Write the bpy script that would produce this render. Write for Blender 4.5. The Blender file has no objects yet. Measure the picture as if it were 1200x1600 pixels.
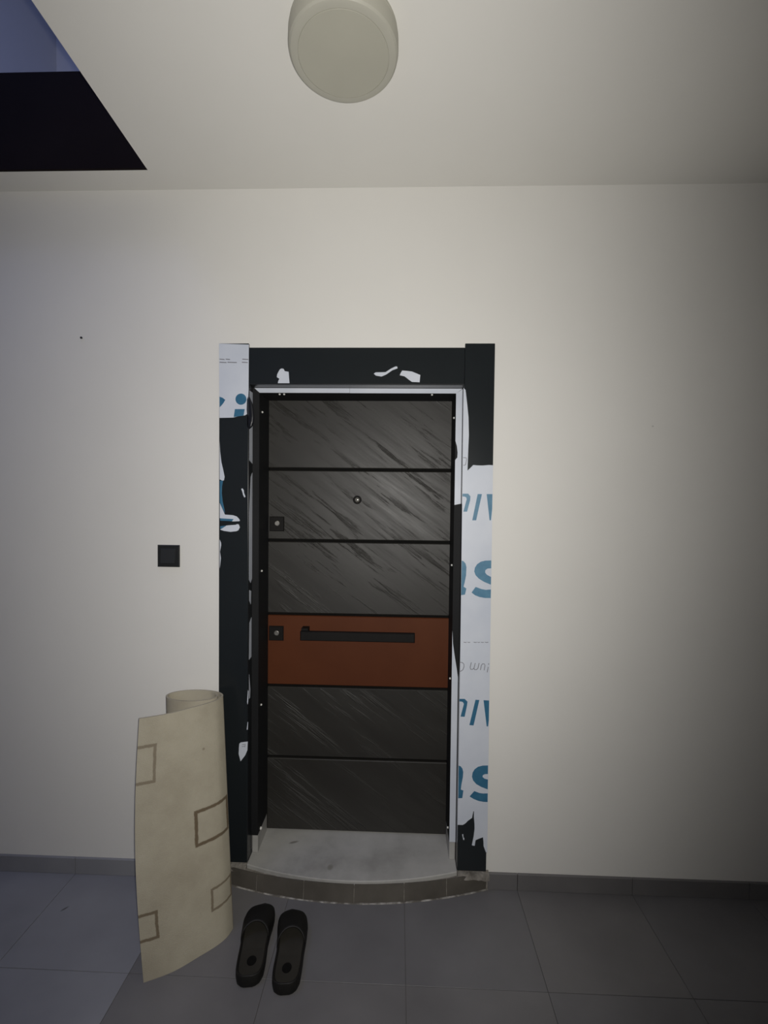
import bpy, bmesh, math, random
from mathutils import Vector, Matrix

# ------------------------------------------------------------------ camera, light, exposure
S = 0.92                                   # scale of the survey units used below to metres
CAMP = Vector((0.0, -2.03, 1.766))         # camera, survey units (wall front plane y = 0, floor z = 0)
F = 704.0                                  # focal length in pixels of a 1200 x 1600 frame
PITCH, YAW, ROLL = (math.radians(a) for a in (1.483, 1.828, 0.632))
C = bpy.context.scene.collection
sc = bpy.context.scene

fw = Vector((-math.sin(YAW) * math.cos(PITCH), math.cos(YAW) * math.cos(PITCH), -math.sin(PITCH)))
rt = Vector((math.cos(YAW), math.sin(YAW), 0)); up = rt.cross(fw)
RT = math.cos(ROLL) * rt + math.sin(ROLL) * up
UP = -math.sin(ROLL) * rt + math.cos(ROLL) * up
cam_d = bpy.data.cameras.new('camera'); cam = bpy.data.objects.new('camera', cam_d); C.objects.link(cam)
cam_d.sensor_fit = 'VERTICAL'; cam_d.sensor_height = 36.0; cam_d.lens = F / 1600 * 36.0
cam_d.clip_start = 0.02
cam.matrix_world = Matrix(((RT.x, UP.x, -fw.x, CAMP.x * S), (RT.y, UP.y, -fw.y, CAMP.y * S),
                           (RT.z, UP.z, -fw.z, CAMP.z * S), (0, 0, 0, 1)))
sc.camera = cam

w = bpy.data.worlds.new('world'); sc.world = w; w.use_nodes = True
w.node_tree.nodes['Background'].inputs[0].default_value = (0.10, 0.13, 0.22, 1)
w.node_tree.nodes['Background'].inputs[1].default_value = 0.05
sc.view_settings.view_transform = 'Standard'; sc.view_settings.look = 'None'
sc.view_settings.exposure = 0.0; sc.view_settings.gamma = 1.0; sc.view_settings.use_curve_mapping = False

# the phone's flash, just beside the lens
fl_d = bpy.data.lights.new('phone_flash', 'SPOT'); fl = bpy.data.objects.new('phone_flash', fl_d); C.objects.link(fl)
fl_d.energy = 104; fl_d.color = (1.0, 0.972, 0.925); fl_d.shadow_soft_size = 0.012
fl_d.spot_size = math.radians(111); fl_d.spot_blend = 1.0
fl.location = (CAMP + RT * 0.022 + UP * 0.012 - fw * 0.005) * S
fl.scale = (1.0, 1.95, 1.0)          # the flash lens spreads wider along the phone's long side
aim = Vector((-0.25, 0.0, 1.88)) * S
fl.rotation_euler = (aim - fl.location).to_track_quat('-Z', 'Y').to_euler()
# blue dusk coming down the stairwell
ar_d = bpy.data.lights.new('stairwell_dusk', 'AREA'); ar = bpy.data.objects.new('stairwell_dusk', ar_d); C.objects.link(ar)
ar_d.shape = 'RECTANGLE'; ar_d.size = 1.2; ar_d.size_y = 1.2; ar_d.energy = 17; ar_d.color = (0.30, 0.40, 1.0)
ar.location = Vector((-2.30, -1.0, 5.7)) * S
ar.rotation_euler = (Vector((-1.70, 0.10, 3.2)) * S - ar.location).to_track_quat('-Z', 'Y').to_euler()

# ------------------------------------------------------------------ helpers
def at(px, py, y):
    """point of the plane y (survey units) seen at a pixel of the 1200 x 1600 photograph"""
    r = RT * (px - 600) - UP * (py - 800) + fw * F
    return CAMP + r * ((y - CAMP.y) / r.y)

def node_mat(name, base=(.5, .5, .5), rough=.6, spec=.5, metal=0.0):
    m = bpy.data.materials.new(name); m.use_nodes = True
    b = m.node_tree.nodes['Principled BSDF']
    b.inputs['Base Color'].default_value = (*base, 1); b.inputs['Roughness'].default_value = rough
    b.inputs['Specular IOR Level'].default_value = spec; b.inputs['Metallic'].default_value = metal
    return m, m.node_tree.nodes, m.node_tree.links, b

def mapping(N, L, scale=(1, 1, 1), rot=(0, 0, 0), kind='Object', src=None):
    mp = N.new('ShaderNodeMapping')
    mp.inputs['Scale'].default_value = scale; mp.inputs['Rotation'].default_value = rot
    if src is None:
        t = N.new('ShaderNodeTexCoord'); src = t.outputs[kind]
    L.new(src, mp.inputs['Vector'])
    return mp.outputs['Vector']

def noise(N, L, vec, scale, detail=4, rough=.55):
    n = N.new('ShaderNodeTexNoise'); n.inputs['Scale'].default_value = scale
    n.inputs['Detail'].default_value = detail; n.inputs['Roughness'].default_value = rough
    L.new(vec, n.inputs['Vector']); return n.outputs['Fac']

def ramp(N, L, fac, stops):
    r = N.new('ShaderNodeValToRGB'); L.new(fac, r.inputs['Fac'])
    e = r.color_ramp.elements
    while len(e) < len(stops): e.new(.5)
    for el, (p, c) in zip(e, stops): el.position = p; el.color = (*c, 1)
    return r.outputs['Color']

def bump(N, L, b, h, strength, dist):
    n = N.new('ShaderNodeBump'); n.inputs['Strength'].default_value = strength; n.inputs['Distance'].default_value = dist
    L.new(h, n.inputs['Height']); L.new(n.outputs['Normal'], b.inputs['Normal'])

def mottled(name, c0, c1, scale, rough, spec=.4, detail=5, bscale=None, bstr=.2, bdist=.002, lo=.3, hi=.7, vscale=(1, 1, 1)):
    m, N, L, b = node_mat(name, c0, rough, spec)
    v = mapping(N, L, vscale)
    L.new(ramp(N, L, noise(N, L, v, scale, detail), [(lo, c0), (hi, c1)]), b.inputs['Base Color'])
    if bscale: bump(N, L, b, noise(N, L, v, bscale, 3), bstr, bdist)
    return m

def mesh(name, verts, faces, mat, parent=None, smooth=False, uvs=None):
    """link verts (survey units, scene space) as one object; the parent's place is taken off"""
    me = bpy.data.meshes.new(name)
    off = Vector((0, 0, 0)); q = parent
    while q is not None: off += q.location; q = q.parent
    o = bpy.data.objects.new(name, me)
    vs = [Vector(v) * S for v in verts]
    if parent is None:
        n = len(vs); c = Vector((sum(v.x for v in vs) / n, sum(v.y for v in vs) / n, min(v.z for v in vs)))
        o.location = c; off = c
    me.from_pydata([tuple(v - off) for v in vs], [], faces)
    if uvs:
        lay = me.uv_layers.new(name='UVMap')
        for l in me.loops: lay.data[l.index].uv = uvs[l.vertex_index]
    bm = bmesh.new(); bm.from_mesh(me); bmesh.ops.recalc_face_normals(bm, faces=bm.faces)
    bm.to_mesh(me); bm.free()
    if smooth:
        for p in me.polygons: p.use_smooth = True
    me.materials.append(mat); C.objects.link(o)
    if parent is not None: o.parent = parent
    return o

def empty(name, loc, parent=None):
    o = bpy.data.objects.new(name, None); o.empty_display_size = .1; C.objects.link(o)
    o.location = Vector(loc) * S
    if parent is not None:
        o.parent = parent; o.location -= parent.location
    return o

def tag(o, label=None, cat=None, group=None, kind=None):
    for k, v in (('label', label), ('category', cat), ('group', group), ('kind', kind)):
        if v: o[k] = v
    return o

class MB:
    def __init__(s): s.v = []; s.f = []
    def add(s, v, f):
        n = len(s.v); s.v += [tuple(p) for p in v]; s.f += [tuple(i + n for i in q) for q in f]; return s
    def box(s, x0, x1, y0, y1, z0, z1):
        return s.add([(x, y, z) for z in (z0, z1) for y in (y0, y1) for x in (x0, x1)],
                     [(0, 2, 3, 1), (4, 5, 7, 6), (0, 1, 5, 4), (2, 6, 7, 3), (0, 4, 6, 2), (1, 3, 7, 5)])
    def build(s, name, mat, parent=None, smooth=False): return mesh(name, s.v, s.f, mat, parent, smooth)

def chamfer(mb, axis, lo, hi, c):
    """box whose face towards -axis ('y') or +axis ('z') has chamfered edges; lo/hi are corner triples"""
    (x0, y0, z0), (x1, y1, z1) = lo, hi
    if axis == 'y':
        v = [(x0, y1, z0), (x1, y1, z0), (x1, y1, z1), (x0, y1, z1),
             (x0, y0 + c, z0), (x1, y0 + c, z0), (x1, y0 + c, z1), (x0, y0 + c, z1),
             (x0 + c, y0, z0 + c), (x1 - c, y0, z0 + c), (x1 - c, y0, z1 - c), (x0 + c, y0, z1 - c)]
    else:
        v = [(x0, y0, z0), (x1, y0, z0), (x1, y1, z0), (x0, y1, z0),
             (x0, y0, z1 - c), (x1, y0, z1 - c), (x1, y1, z1 - c), (x0, y1, z1 - c),
             (x0 + c, y0 + c, z1), (x1 - c, y0 + c, z1), (x1 - c, y1 - c, z1), (x0 + c, y1 - c, z1)]
    f = [(0, 1, 2, 3), (8, 9, 10, 11)]
    for i in range(4):
        j = (i + 1) % 4
        f += [(i, j, 4 + j, 4 + i), (4 + i, 4 + j, 8 + j, 8 + i)]
    return mb.add(v, f)

def prism_y(pts, y0, y1):
    """polygon of (x, z) points made solid between the planes y0 and y1"""
    n = len(pts)
    v = [(x, y0, z) for x, z in pts] + [(x, y1, z) for x, z in pts]
    return v, [tuple(range(n)), tuple(range(2 * n - 1, n - 1, -1))] + [(i, (i + 1) % n, n + (i + 1) % n, n + i) for i in range(n)]

def lathe(prof, n=48, cx=0, cy=0, cz=0, axis='z', caps=True):
    v, f = [], []
    for r, h in prof:
        for i in range(n):
            a = 2 * math.pi * i / n
            if axis == 'z': v.append((cx + r * math.cos(a), cy + r * math.sin(a), cz + h))
            else: v.append((cx + r * math.cos(a), cy + h, cz + r * math.sin(a)))
    for k in range(len(prof) - 1):
        for i in range(n):
            j = (i + 1) % n; f.append((k * n + i, k * n + j, (k + 1) * n + j, (k + 1) * n + i))
    if caps: f += [tuple(range(n)), tuple(range((len(prof) - 1) * n, len(prof) * n))]
    return v, f

def rng(a, b, s):
    while a < b - 1e-6:
        yield a
        a += s

# ------------------------------------------------------------------ materials
PAINT = mottled('white_wall_paint', (.735, .722, .685), (.775, .762, .725), 1.3, .75, .25, 5, 90, .12, .0015)
CEIL = mottled('white_ceiling_paint', (.74, .727, .685), (.78, .767, .725), 1.2, .8, .2, 5, 90, .10, .0015)
BEAM = mottled('dark_brown_beam_paint', (.0085, .0058, .0060), (.0115, .0078, .0082), 3, .9, .1)
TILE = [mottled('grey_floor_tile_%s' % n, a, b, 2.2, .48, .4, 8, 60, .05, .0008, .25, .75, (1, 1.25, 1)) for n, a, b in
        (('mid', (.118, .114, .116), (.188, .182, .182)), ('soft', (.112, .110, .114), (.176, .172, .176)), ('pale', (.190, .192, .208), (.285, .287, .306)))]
RISER = mottled('brownish_grey_cut_tile', (.066, .059, .049), (.105, .095, .081), 7, .6, .3, 7, 70, .2, .002)
GROUT = mottled('dark_grey_grout', (.10, .097, .095), (.135, .13, .128), 12, .9, .1)
WGROUT = mottled('pale_cement_bead', (.13, .12, .105), (.40, .385, .36), 26, .9, .1, 5, None, .2, .002, .42, .62)
MORTAR = mottled('crumbled_mortar', (.12, .11, .095), (.30, .28, .25), 30, .95, .1, 6, 80, .9, .006)
CASE = mottled('anthracite_coated_steel', (.0125, .0155, .0175), (.0145, .0178, .0200), 2, .24, .4, 3, 60, .03, .0006)
JAMB = mottled('dark_satin_frame_steel', (.011, .0125, .014), (.014, .016, .018), 3, .30, .5, 3, 40, .05, .0006)
FILM = mottled('white_protective_film', (.56, .60, .68), (.64, .675, .74), 6, .35, .45, 4, 24, .10, .0015)
BLUE = mottled('blue_film_print', (.030, .125, .225), (.045, .160, .265), 40, .4, .4)
GREYP = mottled('grey_film_print', (.20, .205, .23), (.27, .275, .30), 60, .5, .3)
BLACK = mottled('black_satin_metal', (.006, .0055, .005), (.009, .008, .0075), 8, .6, .2)
GAP = mottled('black_groove_paint', (.005, .005, .0045), (.007, .0065, .006), 8, .85, .1)
FRAME = mottled('dark_matt_frame_steel', (.010, .0105, .0115), (.013, .0135, .0145), 3, .68, .2, 3, 40, .05, .0006)
BLUE2 = mottled('faded_blue_film_print', (.075, .190, .300), (.10, .235, .345), 40, .4, .4)
BLACKP = mottled('black_matt_plastic', (.012, .013, .014), (.017, .018, .019), 8, .5, .4)
GREYK = mottled('charcoal_rocker_plastic', (.020, .022, .024), (.026, .028, .030), 8, .55, .35)
STEEL = node_mat('bright_nickel', (.78, .76, .70), .25, .5, .9)[0]
WHITEDOT = mottled('white_plastic_cap', (.66, .66, .63), (.76, .76, .72), 20, .4, .5)
BLKFILM = mottled('black_film_back', (.008, .009, .012), (.012, .013, .017), 8, .35, .5)
LAMPD = mottled('opal_lamp_plastic', (.41, .40, .335), (.44, .43, .36), 5, .45, .4)
LAMPB = mottled('cream_lamp_rim', (.42, .41, .35), (.45, .44, .375), 5, .5, .4)
RUBBER = mottled('black_foam_rubber', (.0065, .0060, .0052), (.010, .0092, .0080), 14, .6, .3, 5, 220, .25, .001)
INSOLE = mottled('worn_dark_footbed', (.024, .022, .017), (.036, .033, .027), 10, .7, .25, 5, 160, .3, .001)
NAIL = mottled('dark_nail_steel', (.02, .02, .022), (.03, .03, .032), 8, .6, .3)

def slate(name, c0, c1, c2):
    """dark slate-grain door panel: diagonal strokes that run down to the right, cut in by bump only"""
    m, N, L, b = node_mat(name, c0, .5, .5)
    geo = N.new('ShaderNodeNewGeometry')
    v = mapping(N, L, (1, 1, 1), (0, math.radians(-37), 0), src=geo.outputs['Position'])   # x along the stroke
    vs = mapping(N, L, (1.45, 1, 19), src=v)
    vl = mapping(N, L, (1.3, 1, 6), src=v)
    fine = noise(N, L, vs, 2.3, 6, .62); big = noise(N, L, vl, 1.7, 4, .5)
    L.new(ramp(N, L, big, [(.3, c0), (.55, c1), (.8, c2)]), b.inputs['Base Color'])
    rf = N.new('ShaderNodeMapRange'); L.new(fine, rf.inputs['Value'])
    rf.inputs['To Min'].default_value = .36; rf.inputs['To Max'].default_value = .66
    L.new(rf.outputs['Result'], b.inputs['Roughness'])
    # strokes: only the high tail of the stretched noise is gouged
    cut = N.new('ShaderNodeMapRange'); L.new(fine, cut.inputs['Value'])
    cut.inputs['From Min'].default_value = .535; cut.inputs['From Max'].default_value = .72
    msk = N.new('ShaderNodeMapRange'); L.new(big, msk.inputs['Value'])
    msk.inputs['From Min'].default_value = .43; msk.inputs['From Max'].default_value = .62
    mu = N.new('ShaderNodeMath'); mu.operation = 'MULTIPLY'
    L.new(cut.outputs['Result'], mu.inputs[0]); L.new(msk.outputs['Result'], mu.inputs[1])
    ad = N.new('ShaderNodeMath'); ad.operation = 'MULTIPLY_ADD'; ad.inputs[1].default_value = .06
    L.new(fine, ad.inputs[0]); L.new(mu.outputs[0], ad.inputs[2])
    bump(N, L, b, ad.outputs[0], .56, .008)
    return m
SLATE = slate('dark_slate_grain', (.0180, .0165, .0140), (.0235, .0220, .0190), (.031, .0295, .026))
m, N, L, b = node_mat('brown_leather_grain', (.085, .028, .012), .6, .2)
v = mapping(N, L)
L.new(ramp(N, L, noise(N, L, v, 2.2, 5), [(.3, (.076, .0205, .0068)), (.7, (.100, .029, .0098))]), b.inputs['Base Color'])
bump(N, L, b, noise(N, L, v, 160, 3), .15, .001)
BROWN = m

m, N, L, b = node_mat('grey_veined_marble', (.4, .4, .39), .34, .45)
v = mapping(N, L)
n1 = noise(N, L, v, 3.2, 8, .6)
L.new(ramp(N, L, n1, [(.28, (.24, .235, .22)), (.5, (.40, .395, .375)), (.72, (.50, .495, .47))]), b.inputs['Base Color'])
bump(N, L, b, noise(N, L, v, 30, 4), .06, .001)
MARBLE = m

def on_z(px, py, z):
    r = RT * (px - 600) - UP * (py - 800) + fw * F
    return CAMP + r * ((z - CAMP.z) / r.z)
def stain(mat, spots):
    """small dark marks that belong to the surface: (centre, half sizes, turn about z, tint, strength)"""
    N, L = mat.node_tree.nodes, mat.node_tree.links
    b = N['Principled BSDF']; geo = N.new('ShaderNodeNewGeometry')
    for c, hs, a, tint, amt in spots:
        sub = N.new('ShaderNodeVectorMath'); sub.operation = 'SUBTRACT'; L.new(geo.outputs['Position'], sub.inputs[0]); sub.inputs[1].default_value = Vector(c) * S
        rot = N.new('ShaderNodeVectorRotate'); rot.rotation_type = 'Z_AXIS'; rot.inputs['Angle'].default_value = -a; L.new(sub.outputs[0], rot.inputs['Vector'])
        dv = N.new('ShaderNodeVectorMath'); dv.operation = 'DIVIDE'; L.new(rot.outputs[0], dv.inputs[0]); dv.inputs[1].default_value = Vector(hs) * S
        ln = N.new('ShaderNodeVectorMath'); ln.operation = 'LENGTH'; L.new(dv.outputs[0], ln.inputs[0])
        mr = N.new('ShaderNodeMapRange'); mr.interpolation_type = 'SMOOTHSTEP'; L.new(ln.outputs['Value'], mr.inputs['Value'])
        mr.inputs['From Min'].default_value = .35; mr.inputs['From Max'].default_value = 1; mr.inputs['To Min'].default_value = amt; mr.inputs['To Max'].default_value = 0
        mx = N.new('ShaderNodeMix'); mx.data_type = 'RGBA'; L.new(mr.outputs[0], mx.inputs['Factor'])
        L.new(b.inputs['Base Color'].links[0].from_socket, mx.inputs[6]); mx.inputs[7].default_value = (*tint, 1)
        L.new(mx.outputs[2], b.inputs['Base Color'])
stain(MARBLE, [(on_z(459, 1316, .085), (.032, .010, .02), .35, (.15, .14, .12), .75), (on_z(516, 1355, .085), (.018, .022, .02), 0, (.16, .15, .12), .6)])
stain(TILE[2], [(on_z(101, 1420, 0), (.020, .006, .02), .9, (.035, .033, .034), .8)])
stain(PAINT, [(at(1020, 666, 0), (.006, .02, .005), 0, (.42, .42, .40), .6)])

# ------------------------------------------------------------------ room shell (structure)
XL, XR, YB, H = -3.10, 2.45, -3.30, 3.151     # left, right, rear limits and ceiling height
DX0, DX1, DZ1 = -.720, .330, 2.310            # rough door opening
wb = MB()
wb.box(XL - .2, DX0, 0, .30, 0, H); wb.box(DX1, XR + .2, 0, .30, 0, H); wb.box(DX0, DX1, 0, .30, DZ1, H)
tag(wb.build('wall_back', PAINT), 'off-white painted wall around the dark door', 'wall', kind='structure')
tag(MB().box(XR, XR + .2, YB, 0, 0, H).build('wall_right', PAINT), 'off-white side wall of the landing', 'wall', kind='structure')
tag(MB().box(XL - .2, XL, YB, 2.0, 0, 6.2).build('wall_left', PAINT), 'off-white wall on the stair side', 'wall', kind='structure')
tag(MB().box(XL - .2, XR + .2, YB - .2, YB, 0, 6.2).build('wall_front', PAINT), 'off-white wall facing the door', 'wall', kind='structure')
# ceiling slab with the stair opening cut out of its corner
HX0, HX1, HY = -1.076, -1.020, -.134          # opening: right edge (at the beam, at the rear), far edge
def slab(z0, z1):
    a = [(HX0, HY), (XR + .2, HY), (XR + .2, YB), (HX1 + .12, YB)]
    v = [(x, y, z) for z in (z0, z1) for x, y in a]
    return v, [(0, 1, 2, 3), (7, 6, 5, 4)] + [(i, (i + 1) % 4, 4 + (i + 1) % 4, 4 + i) for i in range(4)]
cb = MB(); cb.add(*slab(H, H + .402)); cb.box(HX0, XR + .2, HY, 2.0, H, H + .402); cb.box(XL - .2, HX0, HY + .012, 2.0, H, H + .40)
tag(cb.build('ceiling', CEIL), 'off-white landing ceiling beside the stair opening', 'ceiling', kind='structure')
tag(MB().box(XL, HX0, HY, HY + .012, H, H + .402).build('trim_1', BEAM),
    'dark brown painted beam face at the edge of the stair opening', 'beam', kind='structure')
up_ = MB(); up_.box(XL - .2, XR + .2, 2.0, 2.2, H, 6.2)
tag(up_.build('wall_upper', PAINT), 'bluish dim wall seen up through the stair opening', 'wall', kind='structure')
tag(MB().box(XL - .2, XR + .2, YB, 2.2, 6.2, 6.4).build('ceiling_upper', PAINT), 'dim ceiling over the stairwell', 'ceiling', kind='structure')
tag(MB().box(HX0 + 2.5, HX0 + 2.7, YB, 2.0, H + .402, 6.2).build('wall_stairwell', PAINT), 'white wall of the upper landing', 'wall', kind='structure')

# floor: slab with inlaid tiles
fl_o = tag(MB().box(XL - .2, XR + .2, YB - .2, .30, -.20, -.0035).build('floor', GROUT),
           'grey tiled landing floor with thin grout joints', 'floor', kind='structure')
T, JX, JY, G = .5135, .047, -.432, .0009
random.seed(4)
xs = [JX + T * k for k in range(-8, 6)]; ys = [JY + T * k for k in range(-7, 2)]
for x in xs:
    for y in ys:
        a, b_ = max(x, XL) + G, min(x + T, XR) - G
        c, d = max(y, YB) + G, min(y + T, 0) - G
        if b_ - a < .03 or d - c < .03: continue
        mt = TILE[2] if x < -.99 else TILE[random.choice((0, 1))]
        chamfer(MB(), 'z', (a, c, -.003), (b_, d, 0.0), .0007).build('tile', mt, fl_o)

def baseboard(name, x0, x1, label):
    r = tag(empty(name, ((x0 + x1) / 2, -.005, 0)), label, 'baseboard', kind='structure')
    for x in xs:
        a, b_ = max(x, x0) + .001, min(x + T, x1) - .001
        if b_ - a > .02:
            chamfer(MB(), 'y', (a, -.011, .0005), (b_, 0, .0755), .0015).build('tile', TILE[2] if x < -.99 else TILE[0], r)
baseboard('baseboard_left', XL, -.84, 'low grey tile skirting left of the door behind the rug')
baseboard('baseboard_right', .425, XR, 'low grey tile skirting right of the door')

# ------------------------------------------------------------------ door assembly
CY = -.012                                     # front plane of the casings
LX0, LX1, LZ0, LZ1, LY = -.655, .2630, .0862, 2.262, .200
IX0, IX1, IZ1, IZ0 = -.648, .2555, 2.2545, .172   # clear opening of the steel frame, foot of its legs
def film(pts, parent, name='protective_film', mat=None, y=CY, th=.0008):
    xz = [(p.x, p.z) for p in (at(a, b, y) for a, b in pts)]
    return MB().add(*prism_y(xz, y - th, y)).build(name, mat or FILM, parent)
def glyph(pts, parent): return film(pts, parent, 'printed_letter', BLUE, CY - .0008, .0003)
def stroke(pts, wpx, parent, mat=GREYP, name='printed_letter'):
    n = len(pts); A, B = [], []
    for i, p in enumerate(pts):
        q0, q1 = pts[max(i - 1, 0)], pts[min(i + 1, n - 1)]
        dx, dy = q1[0] - q0[0], q1[1] - q0[1]; l = math.hypot(dx, dy)
        A.append((p[0] - dy / l * wpx / 2, p[1] + dx / l * wpx / 2)); B.append((p[0] + dy / l * wpx / 2, p[1] - dx / l * wpx / 2))
    return film(A + B[::-1], parent, name, mat, CY - .0008, .0003)

door = tag(empty('door_1', (-.19, .21, .085)), 'dark slate-panelled steel entrance door with one brown band', 'door', kind='structure')
MB().box(LX0, LX1, LY + .016, LY + .06, LZ0, LZ1).build('door_leaf', GAP, door)
zs = [2.262, 1.916, 1.5605, 1.1825 + .007, .827, .462, .0872]
for i in range(6):
    g = .0065
    z1 = zs[i] - (g if i else .003); z0 = zs[i + 1] + (g if i < 5 else .003)
    p = chamfer(MB(), 'y', (LX0 + .004, LY, z0), (LX1 - .004, LY + .0165, z1), .0035).build('door_panel', BROWN if i == 3 else SLATE, door)
    if i == 3: p['label'] = 'rust brown smooth door panel'
# frame profile: three dark members stepping from the reveal back to the leaf
FY = .045
MB().box(-.700, IX0, FY, .29, IZ0, 2.300).build('door_frame', FRAME, door)
MB().box(IX1, .310, FY, .29, IZ0, 2.300).build('door_frame', FRAME, door)
MB().box(IX0, IX1, FY, .29, IZ1, 2.300).build('door_frame', FRAME, door)
# film left on the face of the frame: head and right leg
def zz(py): return at(714, py, FY).z
def face_film(pts):
    MB().add(*prism_y(pts, FY - .0012, FY)).build('protective_film', FILM, door)
RX = .284
face_film([(-.671, 2.2775), (-.230, 2.2778), (-.230, IZ1 + .002), (IX0 + .001, IZ1 + .002)])
face_film([(-.2292, 2.2778), (RX, 2.2775), (IX1 + .0015, IZ1 + .0015), (-.2292, IZ1 + .0015)])
face_film([(RX + .001, 2.276), (RX + .001, zz(787)), (IX1 + .001, zz(789)), (IX1 + .001, zz(719)), (IX1 + .005, zz(717)), (IX1 + .0105, zz(715)), (IX1 + .0115, zz(707)),
           (IX1 + .008, zz(697)), (IX1 + .001, zz(689)), (IX1 + .001, IZ1 + .001)])
face_film([(IX1 + .0002, zz(985)), (IX1 + .004, zz(1006)), (IX1 + .012, zz(1024)), (RX - .006, zz(1044)), (RX, zz(1058)), (RX, IZ0 + .002), (IX1 + .0005, IZ0 + .002)])
# white caps along the frame
for px, py, y in ((444, 618.5, .10), (437, 619, .10), (675, 619.5, .10), (411, 644, .1), (709, 653, .1), (706.5, 883, .1), (409, 892, .1),
                  (408, 1101, .1), (704, 1060, .1), (413.5, 1294, .1), (704.5, 1293, .1)):
    r = .0072 if py > 1290 and px < 500 else .0050
    q = at(px, py, y)
    if py < 625: q = Vector((q.x, .055, IZ1 - .002)); q.x = at(px, py, .055).x
    elif px < 500: q = Vector((IX0 + .002, .085, at(px, py, .085).z))
    else: q = Vector((IX1 - .002, .085, at(px, py, .085).z))
    v, f = lathe([(r * .35, -r), (r * .8, -r * .7), (r, 0), (r * .8, r * .5)], 12, q.x, q.y, q.z, 'y')
    MB().add(v, f).build('screw_cap', WHITEDOT, door)
# locks
for px, py in ((433, 818.5), (432, 989)):
    q = at(px, py, LY); hw = .0365
    lp = chamfer(MB(), 'y', (q.x - hw, LY - .009, q.z - hw), (q.x + hw, LY, q.z + hw), .003).build('lock_plate', BLACK, door)
    v, f = lathe([(.0125, -.010), (.0125, -.013), (.010, -.0145), (.0035, -.0145), (.003, -.013)], 20, q.x + .003, LY, q.z + .003, 'y')
    MB().add(v, f).build('lock_cylinder', STEEL, lp)
# pull bar
h0, h1 = at(470, 982, LY - .045), at(648, 1003, LY - .045)
zc = at(560, 994, LY - .045).z
pb = chamfer(MB(), 'y', (h0.x, LY - .060, zc - .024), (h1.x, LY - .040, zc + .021), .004).build('pull_bar', BLACK, door)
for x, e in ((h0.x + .002, .032), (h1.x - .040, .006)):
    MB().box(x, x + .033, LY - .042, LY + .001, zc - .022, zc + e).build('bar_mount', BLACK, pb)
# peephole
q = at(558.3, 781, LY)
v, f = lathe([(.021, 0), (.021, -.005), (.018, -.0075), (.0135, -.0075), (.0125, -.004)], 28, q.x, LY, q.z, 'y', False)
ph = MB().add(v, f).build('peephole', BLACK, door, True)
v, f = lathe([(.0125, -.002), (.011, -.0045), (.006, -.006), (.001, -.0065)], 20, q.x, LY, q.z, 'y')
MB().add(v, f).build('peephole_lens', node_mat('smoky_glass_lens', (.16, .155, .14), .12, .8)[0], ph, True)

# casings -------------------------------------------------------------
CL0, CL1, CR0, CR1 = -.8135, -.679, .2865, .4175
def casing(name, label, boxes):
    r = tag(empty(name, ((boxes[0][0] + boxes[0][1]) / 2, 0, boxes[0][4])), label, 'door casing', kind='structure')
    m = MB()
    for b6 in boxes: m.box(*b6)
    o = m.build('casing_board', CASE, r)
    bv = o.modifiers.new('edge', 'BEVEL'); bv.width = .0018; bv.segments = 2
    return r
left = casing('trim_2', 'dark door casing whose film is mostly peeled off', [(CL0, CL1, CY, 0, .085, 2.463)])
right = casing('trim_3', 'dark door casing still largely covered by printed film', [(CR0, CR1, CY, 0, .085, 2.463)])
head = casing('trim_4', 'dark casing across the top of the door', [(CL1 + .001, CR0 - .001, CY + .001, 0, 2.279, 2.445)])
# inner returns lining the reveal
MB().box(CL1 - .006, CL1, 0, FY + .004, .085, 2.283).build('casing_return', JAMB, left)
MB().box(CR0, CR0 + .006, 0, FY + .004, .085, 2.283).build('casing_return', JAMB, right)
MB().box(CL1, CR0, 0, FY + .004, 2.279, 2.286).build('casing_return', JAMB, head)
MB().box(CL1 + .001, CR0 - .001, CY - .003, CY + .002, 2.279, 2.285).build('drip_edge', JAMB, head)

# film on the left casing
film([(342.3, 537), (389, 538.5), (388.5, 610), (388, 619), (386, 624), (385.4, 640), (386, 647), (383, 649), (372, 650.5), (364.5, 652.5), (343, 653)], left)
film([(343.3, 690), (344, 705), (346, 722), (349, 735), (351, 745), (350, 750.5), (347.5, 751), (343.3, 749)], left)
film([(343.5, 786), (347.5, 795), (351.5, 804), (364, 805), (370, 807), (373, 810), (375, 813), (374, 814.3), (364, 814.8), (343.5, 809.6)], left)
film([(344, 827.5), (349, 824.5), (354, 821), (368, 820), (371, 818.8), (373.2, 819.5), (374.8, 824), (372.5, 828.5), (369.5, 830), (360, 831), (350, 829.5)], left)
film([(377, 764), (379, 763), (381, 766), (381.3, 770), (383.6, 776), (382, 777.5), (380, 773.5), (378.6, 768)], left)
film([(374, 1162), (376, 1160), (387.2, 1158.6), (386.6, 1172), (383.2, 1180), (376, 1189.5), (373, 1178), (373.4, 1168)], left)
film([(387.5, 1078), (388.3, 1080), (387.8, 1096), (387, 1101), (386.2, 1097)], left)
film([(387, 1128), (387.7, 1128), (387.2, 1140), (385.6, 1140)], left)
film([(343.4, 843), (345.4, 848), (345.6, 852), (343.8, 862), (345.2, 872), (344.2, 882), (343.4, 888)], left)
glyph([(376.5 + 8.6 * math.cos(a * math.pi / 12), 623.7 + 8.8 * math.sin(a * math.pi / 12)) for a in range(24)], left)
glyph([(367, 639.2), (382.4, 639.2), (380.6, 649.2), (365.2, 651.6)], left)
glyph([(343, 619.8), (348, 621.6), (352, 624.8), (349, 630), (346, 633.6), (343.2, 636.4)], left)
film([(343.6, 751), (348.6, 751), (347, 760), (346.6, 770), (348, 784), (350.5, 795), (351.5, 802), (347.4, 794), (343.6, 785)], left, 'printed_letter', BLUE, CY, .0005)
glyph([(344, 809.8), (365, 811), (362.5, 814.4), (344, 813.4)], left)
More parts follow.
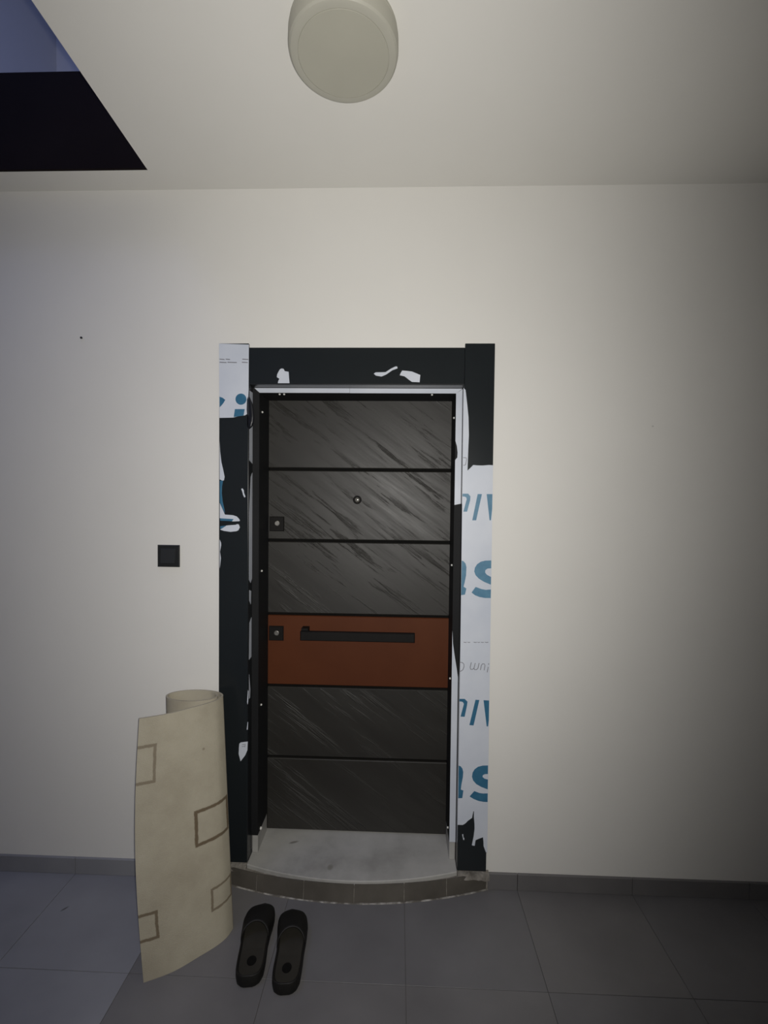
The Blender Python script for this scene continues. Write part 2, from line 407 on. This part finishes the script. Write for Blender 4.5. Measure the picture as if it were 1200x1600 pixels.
film([(344, 822.3), (353, 821.2), (349.5, 824), (344.6, 827)], left, 'printed_letter', BLUE, CY, .0005)
for y, segs in ((561.2, ((343, 351), (352.5, 359.5), (378.5, 388))), (566, ((343, 354), (355.5, 370), (378, 387)))):
    for a, b_ in segs:
        stroke([(a, y), (b_, y + .5)], 1.5, left)
for s in ([(378.5, 1163.5), (382.5, 1163)], [(378, 1166.5), (382, 1166)], [(383.3, 1162.5), (382.6, 1167.5)]): stroke(s, .8, left)
# black curl of film lifting off the inner edge
cl = [(389, 617, 389.2, 617.5), (387.4, 621, 391.8, 624), (386, 626, 394.4, 630), (385.6, 634, 396.6, 641), (386.4, 645, 397.4, 652),
      (386.4, 652, 396.4, 661), (386, 660, 394, 667), (386.5, 668, 390, 670.5)]
v, f = [], []
for i, (a, b_, c, d) in enumerate(cl):
    for k in range(4):
        t = k / 3; q = at(a + (c - a) * t, b_ + (d - b_) * t, CY - .003 - .012 * math.sin(t * 2.4)); v.append(q)
    if i: f += [((i - 1) * 4 + k, (i - 1) * 4 + k + 1, i * 4 + k + 1, i * 4 + k) for k in range(3)]
cu = mesh('film_curl', v, f, BLKFILM, left, True)
cu.modifiers.new('thick', 'SOLIDIFY').thickness = .0008

# film on the right casing
film([(724.3, 606), (727.4, 609.5), (730, 632), (732, 652), (732.6, 680), (731.7, 700), (730.4, 735.4), (734, 732), (739.5, 726.6), (746, 727.2), (754, 727.4), (764, 726.6),
      (770.6, 727), (770.2, 735), (764.6, 1100), (761.2, 1333), (759, 1331), (755.6, 1322), (755.4, 1315), (754.6, 1308), (749, 1310), (743, 1312.6), (741.6, 1321.5), (737.2, 1320.5),
      (740, 1307), (741.5, 1295), (741.4, 1287), (740.4, 1276), (740.6, 1268), (739.6, 1267), (737.6, 1277.6), (731, 1282.4), (727, 1286.5), (723, 1288.8), (714.8, 1288.6), (719.4, 1000), (722.4, 760)], right)
film([(722, 1304), (723.6, 1303), (724.2, 1309), (725.4, 1309), (725.2, 1312.5), (723.8, 1312), (723.2, 1309)], right)
def put(*pp):
    for i, p in enumerate(pp): film(p, right, 'printed_letter', BLUE2 if i in (0, 1, 2, 6, 7, 8) else BLUE, CY - .0008, .0003)
put([(722.6, 771.4), (731.6, 771.4), (735, 775.6), (734.6, 781.5), (729.8, 799.5), (724, 799.5), (729.2, 780), (728.4, 777), (725.5, 775.8), (722.5, 775.8)],
    [(746.3, 772), (753, 772), (744, 813), (737.9, 813)],
    [(760.4, 772), (769.4, 772), (768.9, 796), (767, 813), (764.9, 813)],
    [(717.9, 1092), (726, 1092), (730.5, 1096.4), (729.6, 1102.6), (726, 1120), (719.6, 1119.6), (724.8, 1100), (723.3, 1097), (721, 1096.2), (717.8, 1096)],
    [(742.9, 1093.4), (749, 1093.6), (740, 1133.5), (733.4, 1133)],
    [(755.5, 1094), (764.2, 1094.5), (763.7, 1126), (762.6, 1135), (760.4, 1135)],
    [(721.3, 875.8), (724.4, 877), (727.4, 880.5), (728.8, 886), (728.2, 899), (726, 910), (724.4, 916.6), (728.7, 919.5), (726.5, 929), (720.5, 930)],
    [(767.6, 875.6), (758, 876), (751, 877.8), (745.6, 881.5), (742, 887), (741, 893), (743, 898.6), (748, 904), (756, 909), (767, 913.6), (767.2, 901.5), (760.6, 898), (758, 894.6), (758.4, 890.8), (761.8, 888.4), (767.4, 888)],
    [(743.2, 917), (752, 920.3), (759, 921.6), (767, 921), (766.7, 934.5), (758, 934.4), (749, 932.8), (742, 930), (736.8, 925.8)],
    [(716.6, 1196.2), (719.6, 1197.2), (722.4, 1200.6), (723.8, 1206), (723.3, 1214), (721, 1226), (720, 1233.6), (724, 1235.2), (722.3, 1247), (716, 1247.3)],
    [(762.6, 1196), (754, 1196.2), (747, 1198), (741.6, 1202), (738.4, 1207.4), (737.4, 1213.6), (739.2, 1219.4), (744, 1225), (752, 1229.6), (762, 1233.4), (762.4, 1218), (757, 1216.6), (753.8, 1213.8), (754.6, 1211), (757.6, 1209.6), (762.4, 1209.4)],
    [(741, 1236), (749, 1239), (755, 1239.8), (762, 1239.6), (761.8, 1253.2), (755, 1252.8), (747.5, 1251.4), (740, 1248.4), (733.8, 1244.4)])
for s in ([(718.4, 1034.8), (722.6, 1035.2), (725, 1038), (725, 1042), (723.2, 1046.6), (719.8, 1048.8), (718.2, 1048.8)],
          [(736.4, 1035), (734.6, 1043), (735.4, 1045.8), (738.2, 1046), (740.6, 1044), (742.6, 1036)], [(740.6, 1044), (741.6, 1046.4), (744.8, 1046.2), (746.8, 1044), (748.6, 1036)],
          [(750.6, 1047), (752.2, 1039.4), (754, 1037.2), (756.8, 1037.4), (757.8, 1039.6), (756.4, 1047.4)], [(762.8, 1042), (761.2, 1050.5)], [(763.8, 1036.5), (763.3, 1038.6)],
          [(723.6, 715), (728.4, 715.2), (729, 718), (727.4, 726.6), (724, 727)]): stroke(s, 1.15, right)
for a, b_ in ((724.5, 729), (730.5, 734.5), (740, 745), (746, 750), (751.5, 756), (757.5, 763)): stroke([(a, 1003.2), ((a + b_) / 2, 1003.9), (b_, 1003.4)], 1.0, right)
# film on the header
film([(437.5, 577), (440, 575.8), (443, 576.2), (445, 580), (451, 581), (452.4, 599.5), (434, 599.6), (435, 595), (436.6, 592), (432.6, 589.2), (433.2, 585), (434.6, 582)], head)
film([(584, 584), (587, 581.9), (596, 581.7), (602.5, 581.5), (611, 576), (618, 572.6), (620.6, 572.8), (621.2, 575.6), (613, 578.6), (603.6, 585.2), (596, 588.4), (587.4, 587)], head)
film([(628.5, 579), (634, 579.4), (643.7, 580.6), (656.7, 586), (655.6, 597.3), (643.7, 596.8), (639, 593.6), (636, 591), (631.8, 588), (624.6, 586.4), (626, 583)], head)

# a last strip of film on the left return
def strip_x(pts, x, t, parent):
    n = len(pts); v = [(x, y, z) for y, z in pts] + [(x + t, y, z) for y, z in pts]
    MB().add(v, [tuple(range(n)), tuple(range(2 * n - 1, n - 1, -1))] + [(i, (i + 1) % n, n + (i + 1) % n, n + i) for i in range(n)]).build('protective_film', FILM, parent)
def zl(py): return at(395, py, .02).z
strip_x([(.000, zl(612)), (FY - .004, zl(612)), (FY - .004, zl(724)), (.000, zl(720))], CL1 + .0004, .0006, left)
strip_x([(.000, zl(800)), (.020, zl(745)), (FY - .004, zl(738)), (FY - .004, zl(905)), (.022, zl(911)), (.000, zl(905))], CL1 + .0004, .0006, left)
strip_x([(.004, zl(921)), (.03, zl(924)), (.026, zl(945)), (.006, zl(938))], CL1 + .0004, .0006, left)
strip_x([(.010, zl(972)), (.036, zl(966)), (.036, zl(1028)), (.004, zl(1029))], CL1 + .0004, .0006, left)
strip_x([(.006, zl(1052)), (.024, zl(1078)), (.020, zl(1090)), (.006, zl(1090))], CL1 + .0004, .0006, left)

# ------------------------------------------------------------------ door step: marble slab on a curved tiled base
step = tag(empty('door_step', (-.21, -.04, 0)), 'bow-fronted grey marble step with a tiled riser below the dark door', 'step')
def arc(x, c, hw, s): return -s * max(0, 1 - ((x - c) / hw) ** 2)
XA, XB = -.868, .448
core = []
n = 40; v = []; f = []
for i in range(n + 1):
    x = XA + (XB - XA) * i / n
    yo = min(arc(x, -.21, .66, .104), -.003); yi = min(arc(x, -.21, .64, .090), -.001)
    v += [(x, yo, .0), (x, yi, .066), (x, -.0005, .066), (x, -.0005, .0)]
    if i: f += [tuple(4 * (i - 1 + a) + b_ for a, b_ in ((0, k), (1, k), (1, (k + 1) % 4), (0, (k + 1) % 4))) for k in range(4)]
f += [(0, 1, 2, 3), tuple(4 * n + k for k in (3, 2, 1, 0))]
mesh('mortar_bed', v, f, MORTAR, step)
cuts = [XA, -.62, -.40, -.175, .045, .235, XB]
for a, b_ in zip(cuts, cuts[1:]):
    a += .0015; b_ -= .0015; m8 = 9; v = []; f = []
    for i in range(m8 + 1):
        x = a + (b_ - a) * i / m8
        yo = min(arc(x, -.21, .66, .108), -.004); yi = min(arc(x, -.21, .64, .094), -.003)
        v += [(x, yo, .001), (x, yi, .072), (x, min(yi + .006, -.001), .072), (x, min(yo + .006, -.001), .001)]
        if i: f += [tuple(4 * (i - 1 + p) + q_ for p, q_ in ((0, k), (1, k), (1, (k + 1) % 4), (0, (k + 1) % 4))) for k in range(4)]
    f += [(0, 1, 2, 3), tuple(4 * m8 + k for k in (3, 2, 1, 0))]
    mesh('riser_tile', v, f, RISER, step)
# cement bead where the riser meets the floor
v = []; f = []; n = 60; random.seed(2)
for i in range(n + 1):
    x = XA + .04 + (XB - XA - .06) * i / n; y = arc(x, -.21, .66, .108) - .002; r = .0020 + .0018 * random.random()
    v += [(x, y - r, .0004), (x, y - r * .5, r), (x, y + .004, r * 1.1), (x, y + .004, .0004)]
    if i: f += [tuple(4 * (i - 1 + p) + q_ for p, q_ in ((0, k), (1, k), (1, (k + 1) % 4), (0, (k + 1) % 4))) for k in range(4)]
f += [(0, 1, 2, 3), tuple(4 * n + k for k in (3, 2, 1, 0))]
mesh('cement_bead', v, f, WGROUT, step)
# marble
def marble_ring(x0, x1, z, inset):
    P = [(x0 + (x1 - x0) * i / 32, arc(x0 + (x1 - x0) * i / 32, -.2, .52, .083) + inset - .006) for i in range(33)]
    return [(x, y, z) for x, y in P] + [(x1, .285, z), (x0, .285, z)]
x0, x1 = CL1 + .002, CR0 - .002
rings = [marble_ring(x0, x1, .066, .0), marble_ring(x0, x1, .081, 0), marble_ring(x0, x1, .085, .002)]
v = sum(rings, []); n = len(rings[0]); f = [tuple(range(n)), tuple(range(3 * n - 1, 2 * n - 1, -1))]
for k in range(2): f += [(k * n + i, k * n + (i + 1) % n, (k + 1) * n + (i + 1) % n, (k + 1) * n + i) for i in range(n)]
mesh('marble_slab', v, f, MARBLE, step)
MB().box(x0, x1, -.0005, .285, .0005, .066).build('mortar_bed', MORTAR, step)
for a, b_ in ((CL1 + .002, IX0 - .001), (IX1 + .001, CR0 - .002)):      # upstands the frame legs stand on
    chamfer(MB(), 'y', (a, FY + .004, .0852), (b_, .196, IZ0 - .001), .003).build('marble_upstand', MARBLE, step)
# small crumbled mortar pads the casings stand on
for a, b_ in ((CL0 - .01, CL1), (CR0, CR1 + .012)):
    random.seed(int(a * 100)); v = []; f = []
    for i in range(13):
        x = a + (b_ - a) * i / 12; e = random.uniform(0, .012)
        v += [(x, -.030 - e, .060), (x, -.020 - e * .6, .079 + random.uniform(-.003, .004)), (x, -.0005, .0845), (x, -.0005, .060)]
        if i: f += [tuple(4 * (i - 1 + p) + q_ for p, q_ in ((0, k), (1, k), (1, (k + 1) % 4), (0, (k + 1) % 4))) for k in range(4)]
    f += [(0, 1, 2, 3), (51, 50, 49, 48)]
    mesh('mortar_pad', v, f, MORTAR, step)
# ------------------------------------------------------------------ ceiling lamp
LC = (-.179, -.656)
lamp = tag(empty('ceiling_lamp', (LC[0], LC[1], H - .066)), 'round cream flush ceiling lamp, switched off, above the landing', 'ceiling lamp')
v, f = lathe([(.150, .066), (.160, .066), (.160, .058), (.150, .050)], 64, LC[0], LC[1], H - .066); MB().add(v, f).build('lamp_base', LAMPB, lamp)
v, f = lathe([(.158, .058), (.1625, .050), (.1630, .016), (.1610, .007), (.1560, .002), (.1490, .0), (.1362, .0), (.1362, .0018), (.1335, .0018)], 72, LC[0], LC[1], H - .066, 'z', False)
rim = MB().add(v, f).build('lamp_rim', LAMPB, lamp)
v, f = lathe([(.1345, .0018), (.1345, .0), (.1335, -.0006), (.004, -.0010)], 72, LC[0], LC[1], H - .066)
MB().add(v, f).build('lamp_diffuser', LAMPD, lamp)
for o in lamp.children:
    for p in o.data.polygons: p.use_smooth = True
    o.data.set_sharp_from_angle(angle=math.radians(28))

# ------------------------------------------------------------------ light switch, nail
a, b_ = at(246, 851.5, -.006), at(280.5, 886, -.006)
cx, cz, hw = (a.x + b_.x) / 2, (a.z + b_.z) / 2, .0505
sw = tag(empty('light_switch', (cx, 0, cz - hw)), 'square black wall switch on the white wall beside the door', 'light switch')
pl = MB(); chamfer(pl, 'y', (cx - hw, -.009, cz - hw), (cx + hw, -.0003, cz + hw), .003); pl.build('switch_plate', BLACKP, sw)
r = .034
MB().add([(cx - r, -.009, cz - r), (cx + r, -.009, cz - r), (cx + r, -.009, cz + r), (cx - r, -.009, cz + r),
          (cx - r + .002, -.0155, cz - r + .002), (cx + r - .002, -.0155, cz - r + .002), (cx + r - .002, -.0115, cz + r - .002), (cx - r + .002, -.0115, cz + r - .002)],
         [(0, 1, 2, 3), (4, 5, 6, 7), (0, 1, 5, 4), (1, 2, 6, 5), (2, 3, 7, 6), (3, 0, 4, 7)]).build('switch_rocker', GREYK, sw)
q = at(128.5, 528.5, 0)
v, f = lathe([(.002, .004), (.002, -.006), (.0052, -.006), (.0052, -.008), (.003, -.0092)], 14, q.x, 0, q.z, 'y')
tag(MB().add(v, f).build('nail', NAIL), 'tiny dark nail head alone high on the white wall', 'nail')

# ------------------------------------------------------------------ rolled rug
m, N, L, b = node_mat('beige_low_pile_rug', (.42, .375, .27), .95, .1)
v = mapping(N, L); uvn = N.new('ShaderNodeUVMap'); uvn.uv_map = 'UVMap'
sep = N.new('ShaderNodeSeparateXYZ'); L.new(uvn.outputs['UV'], sep.inputs[0])
base = ramp(N, L, noise(N, L, v, 5, 7, .6), [(.25, (.33, .295, .225)), (.55, (.42, .385, .30)), (.8, (.475, .44, .35))])
def mth(op, a, b2=None, c=None):
    n = N.new('ShaderNodeMath'); n.operation = op
    for i, x in enumerate((a, b2, c)):
        if x is None: continue
        if isinstance(x, (int, float)): n.inputs[i].default_value = x
        else: L.new(x, n.inputs[i])
    return n.outputs[0]
wob = mth('MULTIPLY', mth('SUBTRACT', noise(N, L, v, 60, 2), .5), .006)
tot = None
for (u0, u1, v0, v1, th, amt) in ((-.06, .066, .650, .792, .0055, .55), (.197, .343, .370, .502, .0062, .85), (.245, .345, .122, .203, .0045, .65), (-.06, .062, .122, .214, .0050, .75)):
    du = mth('SUBTRACT', mth('ABSOLUTE', mth('SUBTRACT', sep.outputs[0], (u0 + u1) / 2)), (u1 - u0) / 2 - th)
    dv = mth('SUBTRACT', mth('ABSOLUTE', mth('SUBTRACT', sep.outputs[1], (v0 + v1) / 2)), (v1 - v0) / 2 - th)
    d = mth('ABSOLUTE', mth('ADD', mth('MAXIMUM', du, dv), wob))
    mr = N.new('ShaderNodeMapRange'); L.new(d, mr.inputs['Value'])
    mr.inputs['From Min'].default_value = th * .7; mr.inputs['From Max'].default_value = th * 1.25
    mr.inputs['To Min'].default_value = amt; mr.inputs['To Max'].default_value = 0
    tot = mr.outputs[0] if tot is None else mth('MAXIMUM', tot, mr.outputs[0])
dd = mth('SQRT', mth('ADD', mth('POWER', mth('SUBTRACT', sep.outputs[0], .238), 2.0), mth('POWER', mth('SUBTRACT', sep.outputs[1], .722), 2.0)))
mr = N.new('ShaderNodeMapRange'); L.new(dd, mr.inputs['Value'])
mr.inputs['From Min'].default_value = .002; mr.inputs['From Max'].default_value = .007; mr.inputs['To Min'].default_value = .45; mr.inputs['To Max'].default_value = 0
tot = mth('MAXIMUM', tot, mr.outputs[0])
mx = N.new('ShaderNodeMix'); mx.data_type = 'RGBA'
L.new(tot, mx.inputs['Factor']); L.new(base, mx.inputs[6]); mx.inputs[7].default_value = (.105, .070, .038, 1)
L.new(mx.outputs[2], b.inputs['Base Color'])
bump(N, L, b, noise(N, L, v, 380, 2), .5, .003)
RUG = m
def rug_path():
    cx, cy, rx, ry = -.897, -.086, .132, .066
    P = []
    for i in range(111):
        t = i / 110; a = math.radians(50 - 410 * t); k = .80 + .20 * t
        P.append((cx + rx * k * math.cos(a), cy + ry * k * math.sin(a)))
    K = [P[-2], P[-1], (-.778, -.128), (-.808, -.165), (-.853, -.204), (-.924, -.262), (-1.013, -.305), (-1.10, -.34)]
    for j in range(1, len(K) - 2):
        p0, p1, p2, p3 = K[j - 1:j + 3]
        if j == 1: p0 = (p1[0], p1[1] + .03)
        for i in range(1, 9):
            t = i / 8
            P.append(tuple(.5 * (2 * p1[k] + (p2[k] - p0[k]) * t + (2 * p0[k] - 5 * p1[k] + 4 * p2[k] - p3[k]) * t * t + (3 * p1[k] - p0[k] - 3 * p2[k] + p3[k]) * t ** 3) for k in (0, 1)))
    s = [0]
    for a, c in zip(P, P[1:]): s.append(s[-1] + math.hypot(c[0] - a[0], c[1] - a[1]))
    return P, [s[-1] - x for x in s]
P, U = rug_path(); NV = 22; TH = .0075
def rug_pt(p, u, t):
    wgt = max(0, 1 - u / .3)
    return (p[0] + .106 * (1 - t) - .024 * math.sin(math.pi * t) * wgt, p[1] - .158 * (1 - t), .0005 + .893 * t)
v, f, uv = [], [], []
for i, (p, u) in enumerate(zip(P, U)):
    a, c = P[max(i - 1, 0)], P[min(i + 1, len(P) - 1)]
    dx, dy = c[0] - a[0], c[1] - a[1]; l = math.hypot(dx, dy); nx, ny = -dy / l, dx / l      # into the roll
    for k in range(NV + 1):
        t = k / NV; q = rug_pt(p, u, t)
        v += [q, (q[0] - nx * TH, q[1] - ny * TH, q[2])]; uv += [(u, .893 * t)] * 2
W = 2 * (NV + 1); n = len(P)
for i in range(n - 1):
    for k in range(NV):
        a = i * W + 2 * k; c = a + W
        f += [(a, a + 2, c + 2, c), (a + 1, c + 1, c + 3, a + 3)]
    a = i * W; c = a + W; f.append((a, c, c + 1, a + 1))
    a += 2 * NV; c += 2 * NV; f.append((a, a + 1, c + 1, c))
for i in (0, n - 1):
    for k in range(NV):
        a = i * W + 2 * k; f.append((a, a + 1, a + 3, a + 2))
rug = mesh('rolled_rug', v, f, RUG, None, False, uv)
tag(rug, 'beige rug with brown squares, rolled upright and half open against the door casing', 'rug')

# ------------------------------------------------------------------ slippers
def outline(t, Lh=.300):
    """left and right x of a left-foot sole at t (0 heel .. 1 toe)"""
    pts = ((0, -.016, .016), (.012, -.028, .028), (.04, -.040, .041), (.10, -.0495, .050), (.20, -.053, .0525), (.32, -.055, .052), (.45, -.056, .050), (.60, -.060, .053), (.74, -.062, .059), (.84, -.057, .060), (.91, -.047, .055), (.96, -.031, .046), (.985, -.014, .034), (1.0, .002, .020))
    for (a, l0, r0), (b2, l1, r1) in zip(pts, pts[1:]):
        if t <= b2:
            k = (t - a) / (b2 - a); k = k * k * (3 - 2 * k) * .3 + k * .7
            return l0 + (l1 - l0) * k, r0 + (r1 - r0) * k
    return pts[-1][1:]
def slipper(loc, rot, mirror, label):
    Ls = .302
    root = tag(empty('slipper', loc), label, 'slipper', 'pair of black slippers')
    ca, sa = math.cos(rot), math.sin(rot)
    def W_(x, y, z):
        x = -x if mirror else x
        return (loc[0] + x * ca - y * sa, loc[1] + x * sa + y * ca, z)
    ts = [0, .006, .012, .025, .04, .07, .11, .16, .22, .3, .38, .46, .54, .62, .7, .77, .83, .88, .92, .95, .975, .99, 1.0]
    def loop(s, z, e=0):
        Lp = [];Rp = []
        for t in ts:
            l, r = outline(t); c = (l + r) / 2; yy = Ls * (.5 + (t - .5) * (1 - e))
            Lp.append(W_(c + (l - c) * s, yy, z(t))); Rp.append(W_(c + (r - c) * s, yy, z(t)))
        return Lp + Rp[::-1][1:-1] if False else Lp + Rp[::-1]
    top = lambda t: .030 + .012 * max(0, 1 - t / .35) + .004
    rings = [loop(.93, lambda t: .001, .02), loop(.985, lambda t: .006, .005), loop(1.0, lambda t: .018), loop(.985, lambda t: top(t) - .003, .004), loop(.95, top, .015), loop(.88, top, .035), loop(.84, lambda t: top(t) - .008, .05)]
    n = len(rings[0]); v = sum(rings, []); h2 = n // 2; e = (len(rings) - 1) * n
    f = [(q_ + i, q_ + i + 1, q_ + n - 2 - i, q_ + n - 1 - i) for q_ in (0, e) for i in range(h2 - 1)]
    for k in range(len(rings) - 1): f += [(k * n + i, k * n + (i + 1) % n, (k + 1) * n + (i + 1) % n, (k + 1) * n + i) for i in range(n)]
    mesh('sole', v, f, RUBBER, root, True)
    lo = lambda t: .0265 + .012 * max(0, 1 - t / .35)
    v = loop(.838, lo, .052) + loop(.80, lambda t: lo(t) + .0022, .07); n = len(v) // 2; h2 = n // 2
    f = [(n + i, n + i + 1, 2 * n - 2 - i, 2 * n - 1 - i) for i in range(h2 - 1)] + [(i, (i + 1) % n, n + (i + 1) % n, n + i) for i in range(n)]
    fb = mesh('footbed', v, f, INSOLE, root); fb['label'] = 'worn brownish grey footbed'
    v = []; n = 24
    for rr, dz in ((1, 0.0), (1, .0012), (.7, .0004)):
        for i in range(n):
            a = 2 * math.pi * i / n; y = .066 + .021 * math.sin(a) * rr
            v.append(W_(.0015 + .0175 * math.cos(a) * rr, y, lo(y / Ls) + .0034 + dz))
    f = [tuple(range(2 * n, 3 * n))] + [(k * n + i, k * n + (i + 1) % n, (k + 1) * n + (i + 1) % n, (k + 1) * n + i) for k in range(2) for i in range(n)]
    mesh('heel_pad', v, f, GAP, root)['label'] = 'round black heel mark'
    # vamp: a closed toe shell that opens towards the heel
    rows, cols = 16, 20; v = []; f = []
    for side in range(2):
        for i in range(rows + 1):
            for k in range(cols + 1):
                a = math.pi * k / cols; sx = -math.cos(a)
                y0 = .50 + .105 * (1 - abs(sx) ** 2.2)           # throat line, deepest at the middle
                t = y0 + (.998 - y0) * (i / rows) ** .9
                l, r = outline(t); c = (l + r) / 2; hwid = (r - l) / 2 * 1.01 - (.004 if side else 0)
                hh = .064 * (1 - ((t - .45) / .56) ** 3.2 * .55) - (.0045 if side else 0)
                z = .026 + (hh - .0) * math.sin(a) ** .62 * (.55 + .45 * min(1, (1 - t) * 9)) * .82
                v.append(W_(c + hwid * sx, Ls * t - (.003 if side else 0) * (i / rows), z))
    n1 = (rows + 1) * (cols + 1)
    for s_ in (0, n1):
        f += [(s_ + i * (cols + 1) + k, s_ + i * (cols + 1) + k + 1, s_ + (i + 1) * (cols + 1) + k + 1, s_ + (i + 1) * (cols + 1) + k) for i in range(rows) for k in range(cols)]
    f += [(k, k + 1, n1 + k + 1, n1 + k) for k in range(cols)]
    for i in range(rows):
        for k in (0, cols):
            a = i * (cols + 1) + k; f.append((a, a + cols + 1, n1 + a + cols + 1, n1 + a))
    mesh('vamp', v, f, RUBBER, root, True)
    return root
slipper((-.5235, -.466, 0), math.radians(7.0), False, 'black slipper next to the rolled rug')
slipper((-.3830, -.486, 0), math.radians(6.6), True, 'black slipper farther from the rug, second of the pair')
